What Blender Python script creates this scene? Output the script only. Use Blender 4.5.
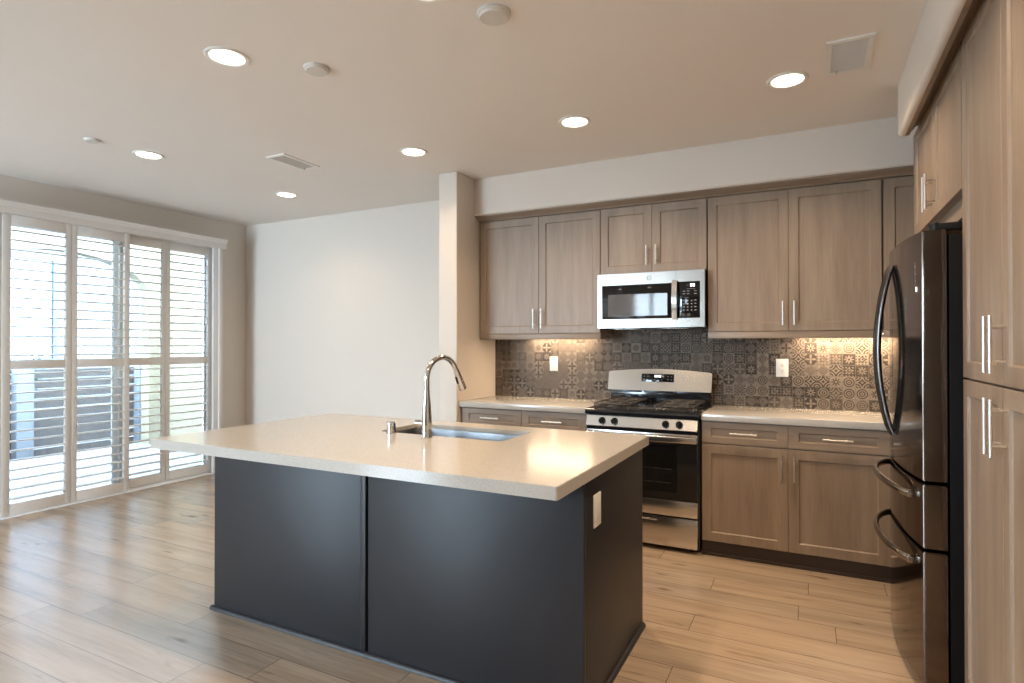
import bpy, bmesh, math, random
from mathutils import Vector, Matrix

for o in list(bpy.data.objects):
    bpy.data.objects.remove(o)
SC = bpy.context.scene
COL = SC.collection
random.seed(7)
R = math.radians

# ------------------------------------------------------------------ camera, sky, exposure
cam = bpy.data.cameras.new('camera')
cam.sensor_fit = 'HORIZONTAL'
cam.sensor_width = 36.0
cam.lens = 584.87 / 1024 * 36.0
cam.clip_start = 0.05
cam_o = bpy.data.objects.new('camera', cam)
COL.objects.link(cam_o)
cam_o.location = (1.3892, -4.4686, 1.3368)
cam_o.rotation_euler = (R(90 + .3799), 0, R(27.0112))
SC.camera = cam_o

SKY = 37.0
world = bpy.data.worlds.new('sky')
SC.world = world
world.use_nodes = True
bg = world.node_tree.nodes['Background']
bg.inputs[0].default_value = (0.64, 0.83, 1.0, 1)
bg.inputs[1].default_value = SKY

SC.view_settings.view_transform = 'Standard'
SC.view_settings.look = 'None'
SC.view_settings.gamma = 1.0
SC.view_settings.use_curve_mapping = False
SC.view_settings.exposure = 0.24

LAMP_W = 9.0
WARM = (1.0, 0.75, 0.51)
UNDER_W = 3.6


# ------------------------------------------------------------------ geometry helpers
class G:
    """collects shapes into one bmesh"""

    def __init__(self):
        self.bm = bmesh.new()

    def box(self, x0, x1, y0, y1, z0, z1, bevel=0.0, seg=2):
        r = bmesh.ops.create_cube(self.bm, size=1.0)
        vs = r['verts']
        c = Vector(((x0 + x1) / 2, (y0 + y1) / 2, (z0 + z1) / 2))
        s = (abs(x1 - x0), abs(y1 - y0), abs(z1 - z0))
        for v in vs:
            v.co = Vector((v.co.x * s[0], v.co.y * s[1], v.co.z * s[2])) + c
        if bevel > 0:
            es = list({e for v in vs for e in v.link_edges})
            bmesh.ops.bevel(self.bm, geom=es, offset=bevel, segments=seg, profile=0.5, affect='EDGES')
        return self

    def tube(self, pts, rad, seg=16, cap=True, flat=None):
        """swept round tube; flat=(a,b) makes it an ellipse in the local frame"""
        pts = [Vector(p) for p in pts]
        n = len(pts)
        if not isinstance(rad, (list, tuple)):
            rad = [rad] * n
        tang = []
        for i in range(n):
            a = pts[max(i - 1, 0)]
            b = pts[min(i + 1, n - 1)]
            tang.append((b - a).normalized())
        ref = Vector((0, 0, 1)) if abs(tang[0].z) < 0.9 else Vector((1, 0, 0))
        u = tang[0].cross(ref).normalized()
        rings = []
        for i in range(n):
            t = tang[i]
            u = (u - t * u.dot(t)).normalized()
            w = t.cross(u)
            ring = []
            for k in range(seg):
                a = 2 * math.pi * k / seg
                fa, fb = flat if flat else (1, 1)
                ring.append(self.bm.verts.new(pts[i] + (u * math.cos(a) * fa + w * math.sin(a) * fb) * rad[i]))
            rings.append(ring)
        for i in range(n - 1):
            for k in range(seg):
                self.bm.faces.new((rings[i][k], rings[i][(k + 1) % seg], rings[i + 1][(k + 1) % seg], rings[i + 1][k]))
        if cap:
            self.bm.faces.new(list(reversed(rings[0])))
            self.bm.faces.new(rings[-1])
        return self

    def cyl(self, p0, p1, r0, r1=None, seg=20):
        return self.tube([p0, p1], [r0, r0 if r1 is None else r1], seg)

    def lathe(self, prof, c, seg=32, axis='Z'):
        """prof: (radius, height) pairs turned about an axis through c"""
        rings = []
        for r, h in prof:
            ring = []
            for k in range(seg):
                a = 2 * math.pi * k / seg
                p = (r * math.cos(a), r * math.sin(a), h)
                if axis == 'Y':
                    p = (p[0], -h, p[1])
                elif axis == 'X':
                    p = (-h, p[0], p[1])
                ring.append(self.bm.verts.new(Vector(c) + Vector(p)))
            rings.append(ring)
        for i in range(len(rings) - 1):
            for k in range(seg):
                self.bm.faces.new((rings[i][k], rings[i][(k + 1) % seg], rings[i + 1][(k + 1) % seg], rings[i + 1][k]))
        if prof[0][0] > 1e-6:
            self.bm.faces.new(rings[0])
        if prof[-1][0] > 1e-6:
            self.bm.faces.new(list(reversed(rings[-1])))
        return self

    def prism(self, poly, axis, a0, a1):
        """extrude a 2-D polygon along an axis; poly in the two other axes in xyz order"""
        def P(p, a):
            if axis == 'X':
                return Vector((a, p[0], p[1]))
            if axis == 'Y':
                return Vector((p[0], a, p[1]))
            return Vector((p[0], p[1], a))
        A = [self.bm.verts.new(P(p, a0)) for p in poly]
        B = [self.bm.verts.new(P(p, a1)) for p in poly]
        n = len(poly)
        for i in range(n):
            self.bm.faces.new((A[i], A[(i + 1) % n], B[(i + 1) % n], B[i]))
        self.bm.faces.new(list(reversed(A)))
        self.bm.faces.new(B)
        return self

    def frame_hole(self, outer, inner, axis, a0, a1):
        """rectangular plate with a rectangular hole. outer/inner = (p0,p1,q0,q1)"""
        o = [(outer[0], outer[2]), (outer[1], outer[2]), (outer[1], outer[3]), (outer[0], outer[3])]
        i = [(inner[0], inner[2]), (inner[1], inner[2]), (inner[1], inner[3]), (inner[0], inner[3])]
        return self.ring(o, i, axis, a0, a1)

    def ring(self, o, i, axis, a0, a1):
        def P(p, a):
            if axis == 'X':
                return Vector((a, p[0], p[1]))
            if axis == 'Y':
                return Vector((p[0], a, p[1]))
            return Vector((p[0], p[1], a))
        V = {}
        for nm, L in (('o', o), ('i', i)):
            for s, a in (('0', a0), ('1', a1)):
                V[nm + s] = [self.bm.verts.new(P(p, a)) for p in L]
        n = len(o)
        for k in range(n):
            j = (k + 1) % n
            self.bm.faces.new((V['o0'][k], V['o0'][j], V['i0'][j], V['i0'][k]))
            self.bm.faces.new((V['o1'][k], V['i1'][k], V['i1'][j], V['o1'][j]))
            self.bm.faces.new((V['o0'][k], V['o1'][k], V['o1'][j], V['o0'][j]))
            self.bm.faces.new((V['i0'][k], V['i0'][j], V['i1'][j], V['i1'][k]))
        return self

    def xform(self, m):
        bmesh.ops.transform(self.bm, matrix=m, verts=self.bm.verts)
        return self

    def mesh(self, name, sharp=30):
        bmesh.ops.recalc_face_normals(self.bm, faces=self.bm.faces)
        me = bpy.data.meshes.new(name)
        self.bm.to_mesh(me)
        self.bm.free()
        for p in me.polygons:
            p.use_smooth = True
        me.set_sharp_from_angle(angle=R(sharp))
        return me


def wm(o):
    """world matrix of an object whose parents are all plain transforms"""
    m = o.matrix_basis.copy()
    if o.parent:
        return wm(o.parent) @ m
    return m


def obj(name, g, mat, parent=None, local=False, sharp=30):
    if parent is not None and not local:
        g.xform(wm(parent).inverted())
    me = g.mesh(name, sharp)
    me.materials.append(mat)
    o = bpy.data.objects.new(name, me)
    COL.objects.link(o)
    if parent is not None:
        o.parent = parent
    return o


def thing(name, label, cat, loc=(0, 0, 0), rz=0.0, group=None):
    o = bpy.data.objects.new(name, None)
    o.empty_display_size = 0.1
    COL.objects.link(o)
    o.location = loc
    o.rotation_euler = (0, 0, rz)
    o['label'] = label
    o['category'] = cat
    if group:
        o['group'] = group
    return o


def tag(o, label, cat, group=None):
    o['label'] = label
    o['category'] = cat
    if group:
        o['group'] = group
    return o


def struct(name, g, mat, parent=None, label=None):
    o = obj(name, g, mat, parent)
    if parent is None:
        o['kind'] = 'structure'
        if label:
            o['label'] = label
    return o


def copy_tree(o, parent=None):
    c = o.copy()
    COL.objects.link(c)
    if parent is not None:
        c.parent = parent
    for ch in list(o.children):
        copy_tree(ch, c)
    return c


# ------------------------------------------------------------------ material helpers
class N:
    def __init__(self, name):
        self.m = bpy.data.materials.new(name)
        self.m.use_nodes = True
        self.t = self.m.node_tree
        self.b = self.t.nodes['Principled BSDF']

    def new(self, typ, **kw):
        n = self.t.nodes.new(typ)
        for k, v in kw.items():
            setattr(n, k, v)
        return n

    def link(self, a, b):
        self.t.links.new(a, b)

    def put(self, sock, v):
        if isinstance(v, bpy.types.NodeSocket):
            self.link(v, sock)
        elif v is not None:
            sock.default_value = v

    def M(self, op, a, b=None, c=None):
        n = self.new('ShaderNodeMath', operation=op)
        self.put(n.inputs[0], a)
        self.put(n.inputs[1], b)
        self.put(n.inputs[2], c)
        return n.outputs[0]

    def sep(self, v):
        n = self.new('ShaderNodeSeparateXYZ')
        self.link(v, n.inputs[0])
        return n.outputs[0], n.outputs[1], n.outputs[2]

    def comb(self, x=0.0, y=0.0, z=0.0):
        n = self.new('ShaderNodeCombineXYZ')
        self.put(n.inputs[0], x)
        self.put(n.inputs[1], y)
        self.put(n.inputs[2], z)
        return n.outputs[0]

    def noise(self, vec, scale=5.0, detail=3.0, rough=0.5):
        n = self.new('ShaderNodeTexNoise')
        self.link(vec, n.inputs['Vector'])
        n.inputs['Scale'].default_value = scale
        n.inputs['Detail'].default_value = detail
        n.inputs['Roughness'].default_value = rough
        return n.outputs['Fac']

    def white(self, vec):
        n = self.new('ShaderNodeTexWhiteNoise', noise_dimensions='3D')
        self.link(vec, n.inputs['Vector'])
        return n.outputs['Value']

    def ramp(self, fac, stops):
        n = self.new('ShaderNodeValToRGB')
        self.link(fac, n.inputs[0])
        els = n.color_ramp.elements
        while len(els) > 1:
            els.remove(els[-1])
        els[0].position, els[0].color = stops[0][0], (*stops[0][1], 1)
        for p, c in stops[1:]:
            e = els.new(p)
            e.color = (*c, 1)
        return n.outputs[0]

    def mix(self, fac, a, b, blend='MIX'):
        n = self.new('ShaderNodeMix', data_type='RGBA', blend_type=blend)
        self.put(n.inputs[0], fac)
        for s, v in ((n.inputs[6], a), (n.inputs[7], b)):
            if isinstance(v, bpy.types.NodeSocket):
                self.link(v, s)
            else:
                s.default_value = (*v, 1)
        return n.outputs[2]

    def pos(self):
        return self.new('ShaderNodeNewGeometry').outputs['Position']

    def objco(self):
        return self.new('ShaderNodeTexCoord').outputs['Object']

    def rand(self):
        return self.new('ShaderNodeObjectInfo').outputs['Random']

    def bump(self, h, strength=0.2, dist=0.01):
        n = self.new('ShaderNodeBump')
        n.inputs['Strength'].default_value = strength
        n.inputs['Distance'].default_value = dist
        self.link(h, n.inputs['Height'])
        self.link(n.outputs[0], self.b.inputs['Normal'])


def simple(name, col, rough=0.5, metal=0.0, spec=0.5, var=0.03, bump=0.0, bscale=200, coat=0.0, aniso=0.0):
    """plain finish with a faint procedural variation"""
    n = N(name)
    f = n.noise(n.objco(), 6.0, 3)
    c = n.mix(f, tuple(x * (1 - var) for x in col), tuple(min(1, x * (1 + var)) for x in col))
    n.link(c, n.b.inputs['Base Color'])
    n.b.inputs['Roughness'].default_value = rough
    n.b.inputs['Metallic'].default_value = metal
    n.b.inputs['Specular IOR Level'].default_value = spec
    if coat:
        n.b.inputs['Coat Weight'].default_value = coat
    if bump:
        n.bump(n.noise(n.objco(), bscale, 2), bump, 0.002)
    return n.m


def emit(name, col, strength):
    n = N(name)
    n.b.inputs['Base Color'].default_value = (*col, 1)
    n.b.inputs['Emission Color'].default_value = (*col, 1)
    n.b.inputs['Emission Strength'].default_value = strength
    return n.m


def wood_mat(name, c0, c1, rough=0.42, horiz=False):
    """stained maple, grain along local Z (or X)"""
    n = N(name)
    x, y, z = n.sep(n.objco())
    r = n.M('MULTIPLY', n.rand(), 37.0)
    if horiz:
        v = n.comb(n.M('ADD', n.M('MULTIPLY', x, 1.1), r), n.M('MULTIPLY', y, 20.0), n.M('MULTIPLY', z, 20.0))
        v2 = n.comb(n.M('ADD', n.M('MULTIPLY', x, 3.0), r), n.M('MULTIPLY', y, 150.0), n.M('MULTIPLY', z, 150.0))
    else:
        v = n.comb(n.M('ADD', n.M('MULTIPLY', x, 14.0), r), n.M('MULTIPLY', y, 14.0), n.M('MULTIPLY', z, 1.4))
        v2 = n.comb(n.M('ADD', n.M('MULTIPLY', x, 130.0), r), n.M('MULTIPLY', y, 130.0), n.M('MULTIPLY', z, 6.0))
    a = n.noise(v, 1.0, 4, 0.6)
    b = n.noise(v2, 1.0, 2, 0.5)
    f = n.M('ADD', n.M('MULTIPLY', a, 0.75), n.M('MULTIPLY', b, 0.25))
    n.link(n.ramp(f, [(0.3, c0), (0.7, c1)]), n.b.inputs['Base Color'])
    n.b.inputs['Roughness'].default_value = rough
    n.bump(b, 0.05, 0.001)
    return n.m


def paint_mat(name, col, rough=0.6, bump=0.06):
    n = N(name)
    p = n.pos()
    f = n.noise(p, 1.3, 3)
    n.link(n.mix(f, tuple(x * 0.985 for x in col), tuple(x * 1.015 for x in col)), n.b.inputs['Base Color'])
    n.b.inputs['Roughness'].default_value = rough
    n.b.inputs['Specular IOR Level'].default_value = 0.25
    n.bump(n.noise(p, 90, 3, 0.6), bump, 0.004)
    return n.m


def floor_mat():
    n = N('oak_planks')
    x, y, z = n.sep(n.pos())
    W, L = 0.1735, 1.21
    ry = n.M('DIVIDE', n.M('ADD', y, 0.772 + 0.1735 * 60), W)
    row = n.M('FLOOR', ry)
    off = n.M('MULTIPLY', n.white(n.comb(row, 3.0, 1.0)), L)
    rx = n.M('DIVIDE', n.M('ADD', n.M('ADD', x, 20.0), off), L)
    idx = n.M('FLOOR', rx)
    r1 = n.white(n.comb(row, idx, 5.0))
    r2 = n.white(n.comb(row, idx, 9.0))
    sh = n.M('MULTIPLY', r1, 40.0)
    v = n.comb(n.M('ADD', n.M('MULTIPLY', x, 0.9), sh), n.M('ADD', n.M('MULTIPLY', y, 11.0), sh), sh)
    g1 = n.noise(v, 1.0, 5, 0.6)
    v2 = n.comb(n.M('ADD', n.M('MULTIPLY', x, 4.0), sh), n.M('ADD', n.M('MULTIPLY', y, 95.0), sh), sh)
    g2 = n.noise(v2, 1.0, 3, 0.6)
    v3 = n.comb(n.M('ADD', n.M('MULTIPLY', x, 3.2), sh), n.M('ADD', n.M('MULTIPLY', y, 14.0), sh), sh)
    kn = n.noise(v3, 1.0, 2, 0.5)
    f = n.M('ADD', n.M('MULTIPLY', g1, 0.62), n.M('MULTIPLY', g2, 0.38))
    base = n.ramp(f, [(0.28, (0.235, 0.170, 0.118)), (0.5, (0.40, 0.295, 0.203)), (0.72, (0.50, 0.383, 0.272))])
    grey = n.ramp(f, [(0.28, (0.20, 0.155, 0.118)), (0.5, (0.32, 0.25, 0.185)), (0.72, (0.44, 0.35, 0.26))])
    c = n.mix(n.M('MULTIPLY', n.M('POWER', r2, 1.6), 0.9), base, grey)
    c = n.mix(n.ramp(kn, [(0.66, (0, 0, 0)), (0.78, (1, 1, 1))]), c, (0.12, 0.075, 0.045))
    fy = n.M('FRACT', ry)
    fx = n.M('FRACT', rx)
    ey = n.M('MULTIPLY', n.M('MINIMUM', fy, n.M('SUBTRACT', 1.0, fy)), W)
    ex = n.M('MULTIPLY', n.M('MINIMUM', fx, n.M('SUBTRACT', 1.0, fx)), L)
    e = n.M('MINIMUM', ex, ey)
    seam = n.M('LESS_THAN', e, 0.0016)
    c = n.mix(n.M('MULTIPLY', seam, 0.75), c, (0.06, 0.04, 0.028))
    n.link(c, n.b.inputs['Base Color'])
    n.b.inputs['Roughness'].default_value = 0.26
    n.b.inputs['Specular IOR Level'].default_value = 0.8
    h = n.M('SUBTRACT', n.M('MULTIPLY', g2, 0.25), seam)
    n.bump(h, 0.04, 0.002)
    return n.m


def tile_mat():
    """small printed encaustic-look squares, each one of six patterns"""
    n = N('patterned_tile')
    x, y, z = n.sep(n.pos())
    P = 0.0752
    tx = n.M('DIVIDE', n.M('ADD', x, 0.3 + P * 40), P)
    tz = n.M('DIVIDE', n.M('SUBTRACT', z, 0.904 - P * 4), P)
    ix, iz = n.M('FLOOR', tx), n.M('FLOOR', tz)
    u = n.M('SUBTRACT', n.M('FRACT', tx), 0.5)
    v = n.M('SUBTRACT', n.M('FRACT', tz), 0.5)
    au, av = n.M('ABSOLUTE', u), n.M('ABSOLUTE', v)
    r = n.M('SQRT', n.M('ADD', n.M('MULTIPLY', u, u), n.M('MULTIPLY', v, v)))
    s = n.M('ADD', au, av)
    th = n.M('ARCTAN2', v, u)
    cu, cv = n.M('SUBTRACT', 0.5, au), n.M('SUBTRACT', 0.5, av)
    rc = n.M('SQRT', n.M('ADD', n.M('MULTIPLY', cu, cu), n.M('MULTIPLY', cv, cv)))

    def wave(t, k, ph=0.0):
        return n.M('GREATER_THAN', n.M('SINE', n.M('ADD', n.M('MULTIPLY', t, k), ph)), 0.0)
    inside = n.M('LESS_THAN', r, 0.43)
    A = n.M('MULTIPLY', wave(r, 34.0, 1.0), inside)
    B = n.M('MULTIPLY', wave(s, 28.0, 0.6), n.M('LESS_THAN', s, 0.5))
    C = n.M('MAXIMUM', wave(rc, 30.0, 0.4), n.M('LESS_THAN', r, 0.1))
    star = n.M('ADD', 0.26, n.M('MULTIPLY', n.M('COSINE', n.M('MULTIPLY', th, 8.0)), 0.13))
    D = n.M('SUBTRACT', n.M('LESS_THAN', r, star), n.M('LESS_THAN', r, 0.09))
    fl = n.M('ADD', 0.24, n.M('MULTIPLY', n.M('COSINE', n.M('MULTIPLY', th, 4.0)), 0.2))
    E_ = n.M('MAXIMUM', n.M('LESS_THAN', r, fl), n.M('LESS_THAN', rc, 0.2))
    F_ = n.M('MAXIMUM', n.M('MULTIPLY', wave(u, 25.0, 0.7), wave(v, 25.0, 0.7)), n.M('MULTIPLY', n.M('LESS_THAN', s, 0.3), n.M('GREATER_THAN', s, 0.2)))
    rnd = n.white(n.comb(ix, iz, 2.0))
    val = A
    for k, pat in enumerate((B, C, D, E_, F_)):
        g = n.M('GREATER_THAN', rnd, (k + 1) / 6.0)
        val = n.M('ADD', n.M('MULTIPLY', val, n.M('SUBTRACT', 1.0, g)), n.M('MULTIPLY', pat, g))
    rd2 = n.white(n.comb(ix, iz, 7.0))
    inv = n.M('GREATER_THAN', rd2, 0.62)
    val = n.M('ABSOLUTE', n.M('SUBTRACT', val, inv))
    con = n.M('ADD', 0.5, n.M('MULTIPLY', n.white(n.comb(ix, iz, 11.0)), 0.5))
    wear = n.noise(n.pos(), 60, 4, 0.7)
    val = n.M('ADD', n.M('MULTIPLY', n.M('SUBTRACT', val, 0.5), n.M('MULTIPLY', con, 0.9)), n.M('ADD', 0.5, n.M('MULTIPLY', n.M('SUBTRACT', wear, 0.5), 0.7)))
    c = n.ramp(val, [(0.05, (0.040, 0.030, 0.0235)), (0.95, (0.205, 0.165, 0.130))])
    e = n.M('MINIMUM', cu, cv)
    grout = n.M('LESS_THAN', e, 0.02)
    c = n.mix(grout, c, (0.125, 0.110, 0.095))
    n.link(c, n.b.inputs['Base Color'])
    n.b.inputs['Roughness'].default_value = 0.55
    n.b.inputs['Specular IOR Level'].default_value = 0.2
    n.bump(n.M('SUBTRACT', n.M('MULTIPLY', val, 0.15), grout), 0.25, 0.0015)
    return n.m


def quartz_mat():
    n = N('quartz')
    p = n.pos()
    f = n.noise(p, 260, 2, 0.6)
    big = n.noise(p, 3.0, 4, 0.6)
    c = n.ramp(f, [(0.3, (0.38, 0.35, 0.315)), (0.5, (0.455, 0.425, 0.385)), (0.72, (0.51, 0.48, 0.44))])
    v = n.M('ABSOLUTE', n.M('SUBTRACT', n.noise(p, 2.3, 6, 0.65), 0.5))
    vein = n.ramp(v, [(0.0, (1, 1, 1)), (0.012, (0, 0, 0))])
    msk = n.ramp(big, [(0.5, (0, 0, 0)), (0.7, (1, 1, 1))])
    c = n.mix(n.M('MULTIPLY', n.M('MULTIPLY', vein, msk), 0.4), c, (0.36, 0.34, 0.32))
    n.link(c, n.b.inputs['Base Color'])
    n.b.inputs['Roughness'].default_value = 0.16
    n.b.inputs['Specular IOR Level'].default_value = 0.6
    return n.m


def steel_mat(name, col, rough, axis='x', strength=0.04):
    n = N(name)
    x, y, z = n.sep(n.objco())
    if axis == 'x':
        v = n.comb(n.M('MULTIPLY', x, 4.0), n.M('MULTIPLY', y, 400.0), n.M('MULTIPLY', z, 600.0))
    else:
        v = n.comb(n.M('MULTIPLY', x, 600.0), n.M('MULTIPLY', y, 600.0), n.M('MULTIPLY', z, 4.0))
    f = n.noise(v, 1.0, 2)
    n.link(n.mix(f, tuple(c * 0.93 for c in col), tuple(min(1, c * 1.05) for c in col)), n.b.inputs['Base Color'])
    n.b.inputs['Metallic'].default_value = 1.0
    n.link(n.M('ADD', rough - 0.05, n.M('MULTIPLY', f, 0.1)), n.b.inputs['Roughness'])
    return n.m


def glass_mat(name, col=(0.95, 0.98, 1.0)):
    n = N(name)
    n.t.nodes.remove(n.b)
    out = n.t.nodes['Material Output']
    tr = n.new('ShaderNodeBsdfTransparent')
    tr.inputs[0].default_value = (*col, 1)
    gl = n.new('ShaderNodeBsdfGlossy')
    gl.inputs['Roughness'].default_value = 0.02
    fr = n.new('ShaderNodeFresnel')
    fr.inputs[0].default_value = 1.45
    mx = n.new('ShaderNodeMixShader')
    n.link(fr.outputs[0], mx.inputs[0])
    n.link(tr.outputs[0], mx.inputs[1])
    n.link(gl.outputs[0], mx.inputs[2])
    n.link(mx.outputs[0], out.inputs[0])
    return n.m


WALL = paint_mat('wall_paint', (0.66, 0.592, 0.522))
CEIL = paint_mat('ceiling_paint', (0.80, 0.745, 0.69), 0.7, 0.09)
TRIM = simple('white_trim_paint', (0.70, 0.665, 0.63), 0.35, var=0.01)
SHUT = simple('shutter_paint', (0.72, 0.685, 0.65), 0.32, var=0.01)
FLOOR = floor_mat()
TILE = tile_mat()
QUARTZ = quartz_mat()
WOOD = wood_mat('stained_maple', (0.205, 0.148, 0.104), (0.318, 0.238, 0.172))
WOODH = wood_mat('stained_maple_rail', (0.205, 0.148, 0.104), (0.318, 0.238, 0.172), horiz=True)
WOODIN = simple('cabinet_carcass', (0.105, 0.075, 0.054), 0.5)
KICK = simple('toe_kick_stain', (0.035, 0.022, 0.016), 0.45)
ISLE = simple('charcoal_paint', (0.0185, 0.0188, 0.022), 0.45, spec=0.38, var=0.06, bump=0.03, bscale=120)
ISLED = simple('charcoal_recess', (0.006, 0.006, 0.007), 0.6)
NICKEL = steel_mat('brushed_nickel', (0.78, 0.74, 0.68), 0.34, 'z')
CHROME = simple('polished_chrome', (0.62, 0.61, 0.60), 0.07, 1.0, var=0.01)
STEEL = steel_mat('stainless_steel', (0.60, 0.565, 0.525), 0.21, 'x')
STEELD = steel_mat('stainless_brushed', (0.43, 0.405, 0.375), 0.25, 'x')
STEELV = steel_mat('stainless_vertical', (0.60, 0.575, 0.54), 0.2, 'z')
SINKM = steel_mat('sink_steel', (0.30, 0.31, 0.325), 0.34, 'x')
BLKSTEEL = simple('black_stainless', (0.125, 0.100, 0.086), 0.10, 1.0, var=0.03)
BLKSTEELD = simple('black_stainless_side', (0.120, 0.090, 0.074), 0.2, 0.9, var=0.03)
BLKHANDLE = simple('dark_handle_metal', (0.10, 0.09, 0.085), 0.22, 1.0, var=0.03)
BRZHANDLE = simple('warm_handle_metal', (0.30, 0.26, 0.22), 0.2, 1.0, var=0.03)
BLKGLASS = simple('black_glass', (0.006, 0.006, 0.007), 0.03, 0.0, 0.4, var=0.02)
WINGLASS = simple('oven_window_glass', (0.09, 0.09, 0.095), 0.05, 0.0, 0.6, var=0.02)
BLKENAMEL = simple('black_enamel', (0.012, 0.013, 0.016), 0.12, 0.0, 0.6, var=0.05)
BLKPLASTIC = simple('black_plastic', (0.008, 0.008, 0.008), 0.4, spec=0.25, var=0.05)
IRON = simple('cast_iron', (0.035, 0.030, 0.027), 0.38, 0.1, 0.6, bump=0.2, bscale=300)
WHITEP = simple('white_plastic', (0.78, 0.76, 0.72), 0.3, var=0.01)
DARKSLOT = simple('dark_slot', (0.02, 0.02, 0.02), 0.6)
GREYMARK = simple('grey_print', (0.28, 0.28, 0.28), 0.5)
LITMARK = emit('lit_digits', (0.95, 0.97, 1.0), 1.6)
DIFFUSER = emit('lamp_diffuser', (1.0, 0.9, 0.76), 9.0)
UNDERGLOW = emit('under_cabinet_lens', (1.0, 0.84, 0.64), 8.0)
VENTM = simple('vent_slat_metal', (0.60, 0.585, 0.57), 0.5, var=0.02)
DUCT = simple('duct_grey', (0.42, 0.41, 0.40), 0.7)
BEIGEP = simple('beige_plastic', (0.64, 0.60, 0.55), 0.45, var=0.01)
DIMCREAM = paint_mat('cream_stucco_dimmed', (0.15, 0.128, 0.088), 0.8, 0.2)  # shade put into the outdoor colours, darker than real, against blown-out daylight
DIMSTUCCO = paint_mat('pale_stucco_dimmed', (0.095, 0.10, 0.108), 0.8, 0.2)  # house stucco darkened below its real tone to hold down daylight
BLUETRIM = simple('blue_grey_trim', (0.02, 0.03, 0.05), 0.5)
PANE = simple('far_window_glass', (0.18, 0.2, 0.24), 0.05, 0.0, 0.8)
CONCRETE = paint_mat('concrete_dimmed', (0.11, 0.116, 0.126), 0.8, 0.2)  # slab and ground darkened the same way against strong daylight
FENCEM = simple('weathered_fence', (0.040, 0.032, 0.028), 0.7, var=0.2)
POSTM = simple('pale_post_dimmed', (0.10, 0.11, 0.125), 0.5)  # pale posts darkened too, so daylight does not burn them out
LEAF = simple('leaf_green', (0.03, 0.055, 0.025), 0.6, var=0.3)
GLASS = glass_mat('clear_glass')
VINYL = simple('white_vinyl', (0.85, 0.86, 0.87), 0.35, var=0.01)

# ------------------------------------------------------------------ the room
XL, XR = -4.3055, 2.55           # side walls
YN, YB = 0.064, 0.0              # nook wall, kitchen wall
YF = -8.0                        # wall behind the camera
ZC = 2.6895
WX0, WX1 = -1.217, -1.049        # wing wall
SY0, SY1 = -2.25, -0.31          # sliding door opening in the left wall (Y)
SZ1 = 2.40

g = G().box(XL - 0.2, XR + 0.2, YF - 0.2, 0.3, -0.12, 0.0)
struct('floor', g, FLOOR)
g = G().box(XL - 0.2, XR + 0.2, YF - 0.2, 0.3, ZC, ZC + 0.15)
struct('ceiling', g, CEIL)
# left wall around the sliding door
g = G()
g.box(XL - 0.15, XL, SY1, YN + 0.15, 0, ZC)
g.box(XL - 0.15, XL, SY0, SY1, SZ1, ZC)
g.box(XL - 0.15, XL, YF, SY0, 0, ZC)
struct('wall_left', g, WALL)
struct('wall_nook', G().box(XL, WX0 + 0.05, YN, YN + 0.15, 0, ZC), WALL)
struct('wall_back', G().box(WX1, XR, YB + 0.006, YB + 0.15, 0, ZC), WALL)
struct('wall_wing', G().box(WX0, WX1, -0.6287, YN + 0.1, 0, ZC, 0.008, 3), WALL)
struct('wall_right', G().box(XR, XR + 0.15, YF, 0.15, 0, ZC), WALL)
# wall behind the camera: a shuttered window and an unseen opening added for daylight fill
W1 = (-1.80, -1.10, 1.45, 2.42)
W2 = (-4.2, -2.70, 0.08, 2.46)  # added opening, sized and placed to bring in daylight
g = G()
g.box(XL, XR, YF - 0.15, YF, W1[3] + .04, ZC)
g.box(XL, W2[0], YF - 0.15, YF, 0, W1[3] + .04)
g.box(W2[1], W1[0], YF - 0.15, YF, 0, W1[3] + .04)
g.box(W1[1], XR, YF - 0.15, YF, 0, W1[3] + .04)
g.box(W1[0], W1[1], YF - 0.15, YF, 0, W1[2])
g.box(W1[0], W1[1], YF - 0.15, YF, W1[3], W1[3] + .04)
g.box(W2[0], W2[1], YF - 0.15, YF, 0, W2[2])
struct('wall_front', g, WALL)
g = G().frame_hole((W1[0] - .06, W1[1] + .06, W1[2] - .06, W1[3] + .06), W1, 'Y', YF - 0.02, YF + 0.03)
g.box((W1[0] + W1[1]) / 2 - .03, (W1[0] + W1[1]) / 2 + .03, YF - .02, YF + .02, W1[2], W1[3])
nz = 12
for i in range(nz):
    z = W1[2] + (W1[3] - W1[2]) * (i + .5) / nz
    g.prism([(YF - .034, z + .018), (YF + .034, z - .026), (YF + .034, z - .018), (YF - .034, z + .026)], 'X', W1[0], W1[1])
struct('window_2', g, SHUT)
g = G().frame_hole((W2[0] - .06, W2[1] + .06, W2[2] - .06, W2[3] + .06), W2, 'Y', YF - 0.02, YF + 0.03)
g.box((W2[0] + W2[1]) / 2 - .03, (W2[0] + W2[1]) / 2 + .03, YF - .02, YF + .02, W2[2], W2[3])
struct('window_added', g, TRIM)
def portal(loc, rot, w, h):
    L = bpy.data.lights.new('window_portal', 'AREA')
    L.shape = 'RECTANGLE'
    L.size, L.size_y = w, h
    L.cycles.is_portal = True
    o = bpy.data.objects.new('window_portal', L)
    COL.objects.link(o)
    o.location = loc
    o.rotation_euler = rot
portal(((W1[0] + W1[1]) / 2, YF - .1, (W1[2] + W1[3]) / 2), (R(90), 0, 0), W1[1] - W1[0], W1[3] - W1[2])
portal(((W2[0] + W2[1]) / 2, YF - .1, (W2[2] + W2[3]) / 2), (R(90), 0, 0), W2[1] - W2[0], W2[3] - W2[2])
portal((XL - .14, (SY0 + SY1) / 2, SZ1 / 2), (0, R(-90), 0), SZ1, SY1 - SY0)

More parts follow.
